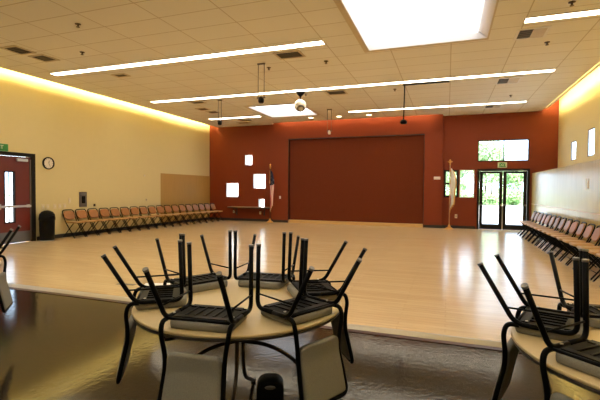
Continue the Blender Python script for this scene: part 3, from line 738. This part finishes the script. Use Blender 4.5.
# ------------------------------------------------------------------ round tables with upturned chairs
ZTAB = .735
def round_table(loc, rz, label):
    t = empty('round_table', loc, rz); tag(t, label, 'table', 'round tables loaded with upturned chairs')
    R = .648
    MB().lathe([(R - .004, ZTAB - .016), (R, ZTAB - .013), (R, ZTAB - .003), (R - .003, ZTAB)], 72).build('tabletop', M['tabletop'], t)
    MB().lathe([(R - .03, ZTAB - .036), (R - .006, ZTAB - .034), (R - .002, ZTAB - .018)], 72).build('edge_band', M['tabledge'], t)
    MB().lathe([(.50, ZTAB - .075), (.515, ZTAB - .075), (.515, ZTAB - .036), (.50, ZTAB - .036)], 48).build('apron', M['tabledge'], t)
    for q in (-1, 1):
        P = [(q * .47, 0, .012), (q * .40, 0, .30), (q * .20, 0, .435), (0, 0, .475)]
        lf = MB().tube(fillet(P, [.12, .15], 8), .013, 10).build('leg', M['tableleg'], t)
        MB().lathe([(.018, 0), (.018, .02)], 10, (q * .47, 0, 0)).build('foot_cap', M['rubber'], lf)
        P = [(q * .02, q * .03, ZTAB - .05), (q * .02, q * .04, .22), (q * .10, q * .42, .012)]
        lf = MB().tube(fillet(P, [.16], 8), .013, 10).build('leg', M['tableleg'], t)
        MB().lathe([(.018, 0), (.018, .02)], 10, (q * .10, q * .42, 0)).build('foot_cap', M['rubber'], lf)
        MB().tube([(q * .03, 0, .47), (q * .36, .0, ZTAB - .05)], .006, 8).build('brace', M['tableleg'], t)
        MB().box(q * .36 - .04, q * .36 + .04, -.04, .04, ZTAB - .075, ZTAB - .036, .005).build('hinge_bracket', M['bronze'], t)
    MB().lathe([(.16, ZTAB - .05), (.16, ZTAB - .036)], 24).build('centre_plate', M['tabledge'], t)
    return t

def make_stack_chair():
    """steel stacking chair lying upside down: origin on the table top below the rear seat corners, +x away from the table"""
    r = empty('upturned_chair')
    wc, wo, wi = .183, .187, .187; zc = .050; R_ = .0125
    for s in (-1, 1):
        lg = MB().tube(fillet([(.168, s * wo, .331), (.0, s * wc, zc), (-.125, s * wc, zc)], .05, 6), R_, 10).build('leg', M['black'], r)
        v = (Vector((.168, s * wo, .331)) - Vector((0, s * wc, zc))).normalized(); p = Vector((.168, s * wo, .331))
        MB().tube([p - v * .006, p + v * .006], .0142, 10).build('leg_cap', M['glide'], lg)
        lg = MB().tube(fillet([(-.249, s * wi, .405), (-.262, s * wc, zc), (-.125, s * wc, zc)], .05, 6), R_, 10).build('leg', M['black'], r)
        p = Vector((-.249, s * wi, .405)); v = (p - Vector((-.262, s * wc, zc))).normalized()
        MB().tube([p - v * .006, p + v * .006], .0142, 10).build('leg_cap', M['glide'], lg)
        MB().tube([(.045, s * .184, .125), (-.256, s * .185, .130)], .0052, 8).build('stretcher', M['black'], r)
    MB().tube([(-.235, -wc, zc), (-.235, wc, zc)], .008, 8).build('crossbar', M['black'], r)
    MB().tube([(-.005, -wc, zc), (-.005, wc, zc)], .009, 8).build('crossbar', M['black'], r)
    # back frame: both uprights and the bottom loop in one tube
    prof = [(-.02, zc - .004), (.035, .045), (.052, -.01), (.046, -.11), (.048, -.19), (.072, -.29), (.100, -.425)]
    wd = [.183, .184, .182, .162, .158, .165, .174]
    L = [(a, -q, b) for (a, b), q in zip(prof, wd)] + [(a, q, b) for (a, b), q in reversed(list(zip(prof, wd)))]
    MB().tube(fillet(L, [.03, .03, .03, .04, .05, .045, .045, .05, .04, .03, .03, .03], 5), .0125, 10).build('back_frame', M['black'], r)
    def curve(q):  # q: 0..1 along the back
        z = -.100 - q * (.412 - .100)
        P = [(-.10, .046), (-.19, .048), (-.29, .072), (-.425, .100)]
        for (z0, x0), (z1, x1) in zip(P[:-1], P[1:]):
            if z1 <= z <= z0 or (z0, x0) == P[0] and z > z0: return x0 + (x1 - x0) * (z - z0) / (z1 - z0), z
        return P[-1][1], z
    hy = .156
    def bk(a, b, h):
        x, z = curve((a + hy) / (2 * hy)); x2, z2 = curve((a + hy) / (2 * hy) + .01)
        tx = Vector((x2 - x, 0, z2 - z)).normalized(); n = Vector((-tx.z, 0, tx.x))
        return Vector((x, b * (.90 + .10 * (a + hy) / (2 * hy)), z)) + n * h
    MB().pad(hy, .160, .035, .038, bk, edge=.016, n=14).build('backrest', M['greyfab'], r)
    MB().pad(.150, .176, .055, .046, lambda a, b, h: Vector((-.138 + a, b * (1 - .06 * max(0, -a / .15)), .0235 + h)), edge=.014, n=8).build('seat', M['greyfab'], r)
    MB().box(-.250, -.012, -.165, .165, .0465, .053, .003).build('seat_pan', M['underside'], r)
    rb = MB()
    for k in range(5):
        y = -.104 + .052 * k; rb.box(-.205, -.055, y - .006, y + .006, .0535, .061, .002)
    rb.box(-.245, -.205, -.15, .15, .0535, .060, .002); rb.box(-.055, -.015, -.15, .15, .0535, .060, .002)
    rb.build('seat_rib', M['black'], r)
    for s in (-1, 1):
        MB().lathe([(.007, .0), (.007, .004)], 8, (-.05, s * .165, .066)).build('screw', M['steel'], r)
    return r
TA = (-1.2436, 2.3428); TB = (.961, 2.262); TC = (-4.40, 2.20)
round_table((*TA, 0), math.radians(28), 'round blond table in the centre, ringed by six upturned chairs')
round_table((*TB, 0), math.radians(40), 'round blond table at the right edge with upturned chairs')
round_table((*TC, 0), math.radians(20), 'round table mostly out of view at the left edge')
sc = make_stack_chair(); first = True
G1 = 'upturned chairs on the centre table'
for (x, y, a, l, g) in [
    (-1.802, 2.058, 215.1, 'upturned chair at the left end of the centre table, backrest edge-on', G1),
    (-1.167, 1.756, 276.4, 'upturned chair at front left of the centre table, grey backrest facing us', G1),
    (-.681, 2.130, 333.5, 'upturned chair at front right of the centre table, grey backrest hanging', G1),
    (-.740, 2.714, 32.6, 'upturned chair on the right back side of the centre table, legs leaning right', G1),
    (-1.304, 2.945, 96.0, 'farthest upturned chair at the back of the centre table', G1),
    (-1.815, 2.625, 152.3, 'upturned chair at the left back of the centre table', G1),
    (.386, 2.464, 162.0, 'upturned chair at the left side of the right-edge table, backrest hanging down', 'upturned chairs on the right table'),
    (.552, 1.853, 226.2, 'nearest upturned chair on the right-edge table, cut by the frame', 'upturned chairs on the right table'),
    (.833, 2.822, 100.1, 'upturned chair at the back of the right-edge table', 'upturned chairs on the right table'),
    (-3.97, 2.63, 45.0, 'upturned chair cut by the left edge of the photo', None)]:
    o = sc if first else copy_tree(sc); first = False
    o.location = (x, y, ZTAB); o.rotation_euler = (0, 0, math.radians(a))
    tag(o, l, 'chair', g)

# black case with a handle slot below the table
t = empty('carry_case', (-.985, 2.24, 0), .40); tag(t, 'black carry case with rounded top and handle slot under the table', 'case')
def rr(w, h, r, y, n=6):
    pts = [(-w, y, 0), (w, y, 0)]
    for k in range(n + 1):
        a = PI / 2 * k / n; pts.append((w - r + r * math.cos(a), y, h - r + r * math.sin(a)))
    for k in range(n + 1):
        a = PI / 2 + PI / 2 * k / n; pts.append((-w + r + r * math.cos(a), y, h - r + r * math.sin(a)))
    return pts
MB().ring_loft([rr(.074, .312, .055, -.06), rr(.081, .322, .06, -.05), rr(.081, .322, .06, .05), rr(.074, .312, .055, .06)]).build('body', M['blackp'], t)
MB().lathe([(.001, 0), (.03, 0), (.032, .004), (.001, .004)], 20, (0, 0, 0), 'y').build('handle_recess', M['greysteel'], t)
hr = bpy.data.objects[[c.name for c in t.children if c.name.startswith('handle_recess')][0]]; hr.location = (0, -.064, .285); hr.scale = (1.0, 1, .38)

# white sheet lying on the wood floor
tag(MB().box(-.21, .21, -.17, .17, 0, .004, .001).build('paper_sheet', M['paper'], None, (-4.04, 4.99, .0045), .40), 'white sheet lying on the wood floor behind the left chairs', 'sheet')
tag(MB().box(-.15, .15, -.04, .04, 0, .003, .001).build('tape_strip', M['bronze'], None, (-4.53, 4.90, .0045), .15), 'short brown tape strip on the wood floor left of the white sheet', 'tape')

# ------------------------------------------------------------------ outdoors
struct(MB().box(-80, 80, YB + .3, 46, -.30, -.02).build('ground', M['pavement']), 'pale sunlit paving outside', 'ground')
struct(MB().box(-80, 80, 46, 120, -.32, -.04).build('ground_lawn', M['lawn']), 'lawn beyond the paving', 'ground')
struct(MB().box(-60, XL - .45, -40, YB + .3, -.30, -.02).build('ground_side', M['pavement']), 'pale paving left of the building', 'ground')
struct(MB().box(XR + .3, 60, -40, YB + .3, -.30, -.02).build('ground_right', M['pavement']), 'pale paving right of the building', 'ground')
def leaf_cloud(n, rx, ry, rz, zc, size, seed):
    rnd = random.Random(seed); m = MB()
    blobs = [(rnd.uniform(-.6, .6) * rx, rnd.uniform(-.6, .6) * ry, zc + rnd.uniform(-.6, .6) * rz, rnd.uniform(.35, .6)) for _ in range(10)]
    for _ in range(n):
        bx, by, bz, br = rnd.choice(blobs)
        v = Vector((rnd.gauss(0, 1), rnd.gauss(0, 1), rnd.gauss(0, 1))).normalized() * br * rnd.uniform(.6, 1.0)
        c = Vector((bx + v.x * rx, by + v.y * ry, bz + v.z * rz))
        a = Vector((rnd.gauss(0, 1), rnd.gauss(0, 1), rnd.gauss(0, 1))).normalized(); b = a.cross(Vector((rnd.gauss(0, 1), rnd.gauss(0, 1), .3))).normalized()
        s = size * rnd.uniform(.6, 1.3)
        m.quad(c - a * s, c + b * s * .5, c + a * s, c - b * s * .5)
    return m
def tree(x, y, h, r, label, seed, leafm, cat='tree'):
    t = empty('leafy_tree', (x, y, -.04)); tag(t, label, cat, 'trees seen through the glass doors')
    MB().tube([(0, 0, 0), (.1, 0, h * .3), (0, .1, h * .7)], [.16, .12, .05], 8).build('trunk', M['bark'], t)
    leaf_cloud(5000, r, r, h * .36, h * .62, .17, seed).build('crown', leafm, t)
tree(4.4, 56, 8.6, 2.9, 'leafy tree seen through the left glass door', 3, M['leaf2'])
tree(8.6, 60, 5.5, 2.6, 'leafy tree seen through the right glass door', 4, M['leaf'])
tree(.6, 53, 5.2, 2.2, 'leafy tree seen through the narrow window pair', 5, M['leaf2'])
tree(6.8, 74, 7.5, 3.0, 'farther leafy tree between the two door leaves', 6, M['leaf'])
def shrub(x, y, r, h, label, seed):
    t = empty('garden_shrub', (x, y, -.04)); tag(t, label, 'shrub', 'shrubs along the lawn outside')
    leaf_cloud(1500, r, r * .8, h * .5, h * .5, .16, seed).build('foliage', M['leaf'], t)
    MB().tube([(0, 0, 0), (0, 0, h * .5)], .06, 6).build('stem', M['bark'], t)
shrub(3.9, 48.5, 1.3, 1.7, 'low green shrub seen through the left glass door', 8)
shrub(6.6, 49, 1.6, 2.0, 'low green shrub seen through the right glass door', 9)
shrub(.7, 47.6, 1.4, 1.5, 'low green shrub seen through the windows left of the doors', 10)
t = empty('neighbour_building', (-26, 44, -.04)); tag(t, 'pale sunlit building outside the small square windows', 'building')
MB().box(-16, 12, 0, 8, 0, 9).build('wall', M['stucco'], t)
MB().box(-16.3, 12.3, -.3, 8.3, 9, 9.4).build('roof', M['slate'], t)

# ------------------------------------------------------------------ light and sky
w = bpy.data.worlds.new('World'); S.world = w; w.use_nodes = True
nt = w.node_tree; bg = nt.nodes['Background']
bg.inputs[0].default_value = (0.74, 0.87, 1.0, 1); bg.inputs[1].default_value = 6.0
sun = bpy.data.lights.new('sun', 'SUN'); sun.energy = 26.0; sun.color = (1.0, .95, .86); sun.angle = .01
so = bpy.data.objects.new('sun', sun); COL.objects.link(so); so.rotation_euler = (math.radians(38), 0, math.radians(-25))

# ------------------------------------------------------------------ camera
f_px, yaw, pitch, roll = 410.3, .3444, -.02551, .0072
cy, sy, cp, sp_ = math.cos(yaw), math.sin(yaw), math.cos(pitch), math.sin(pitch)
fwd = Vector((-sy * cp, cy * cp, sp_)); right = Vector((cy, sy, 0)); up = right.cross(fwd)
cr, sr = math.cos(roll), math.sin(roll)
r2 = right * cr + up * sr; u2 = up * cr - right * sr
cam = bpy.data.cameras.new('camera'); co = bpy.data.objects.new('camera', cam); COL.objects.link(co)
mw = Matrix((r2, u2, -fwd)).transposed().to_4x4(); mw.translation = (0, 0, H); co.matrix_world = mw
cam.sensor_width = 36; cam.lens = f_px / 600 * 36; cam.clip_start = .05; cam.clip_end = 400
S.camera = co

S.view_settings.view_transform = 'Standard'; S.view_settings.look = 'None'; S.view_settings.gamma = 1; S.view_settings.use_curve_mapping = False
S.view_settings.exposure = 0.08
S.cycles.use_denoising = True
S.cycles.max_bounces = 10; S.cycles.diffuse_bounces = 6; S.cycles.glossy_bounces = 4; S.cycles.transparent_max_bounces = 12
S.cycles.sample_clamp_indirect = 6.0; S.cycles.caustics_reflective = False; S.cycles.caustics_refractive = False
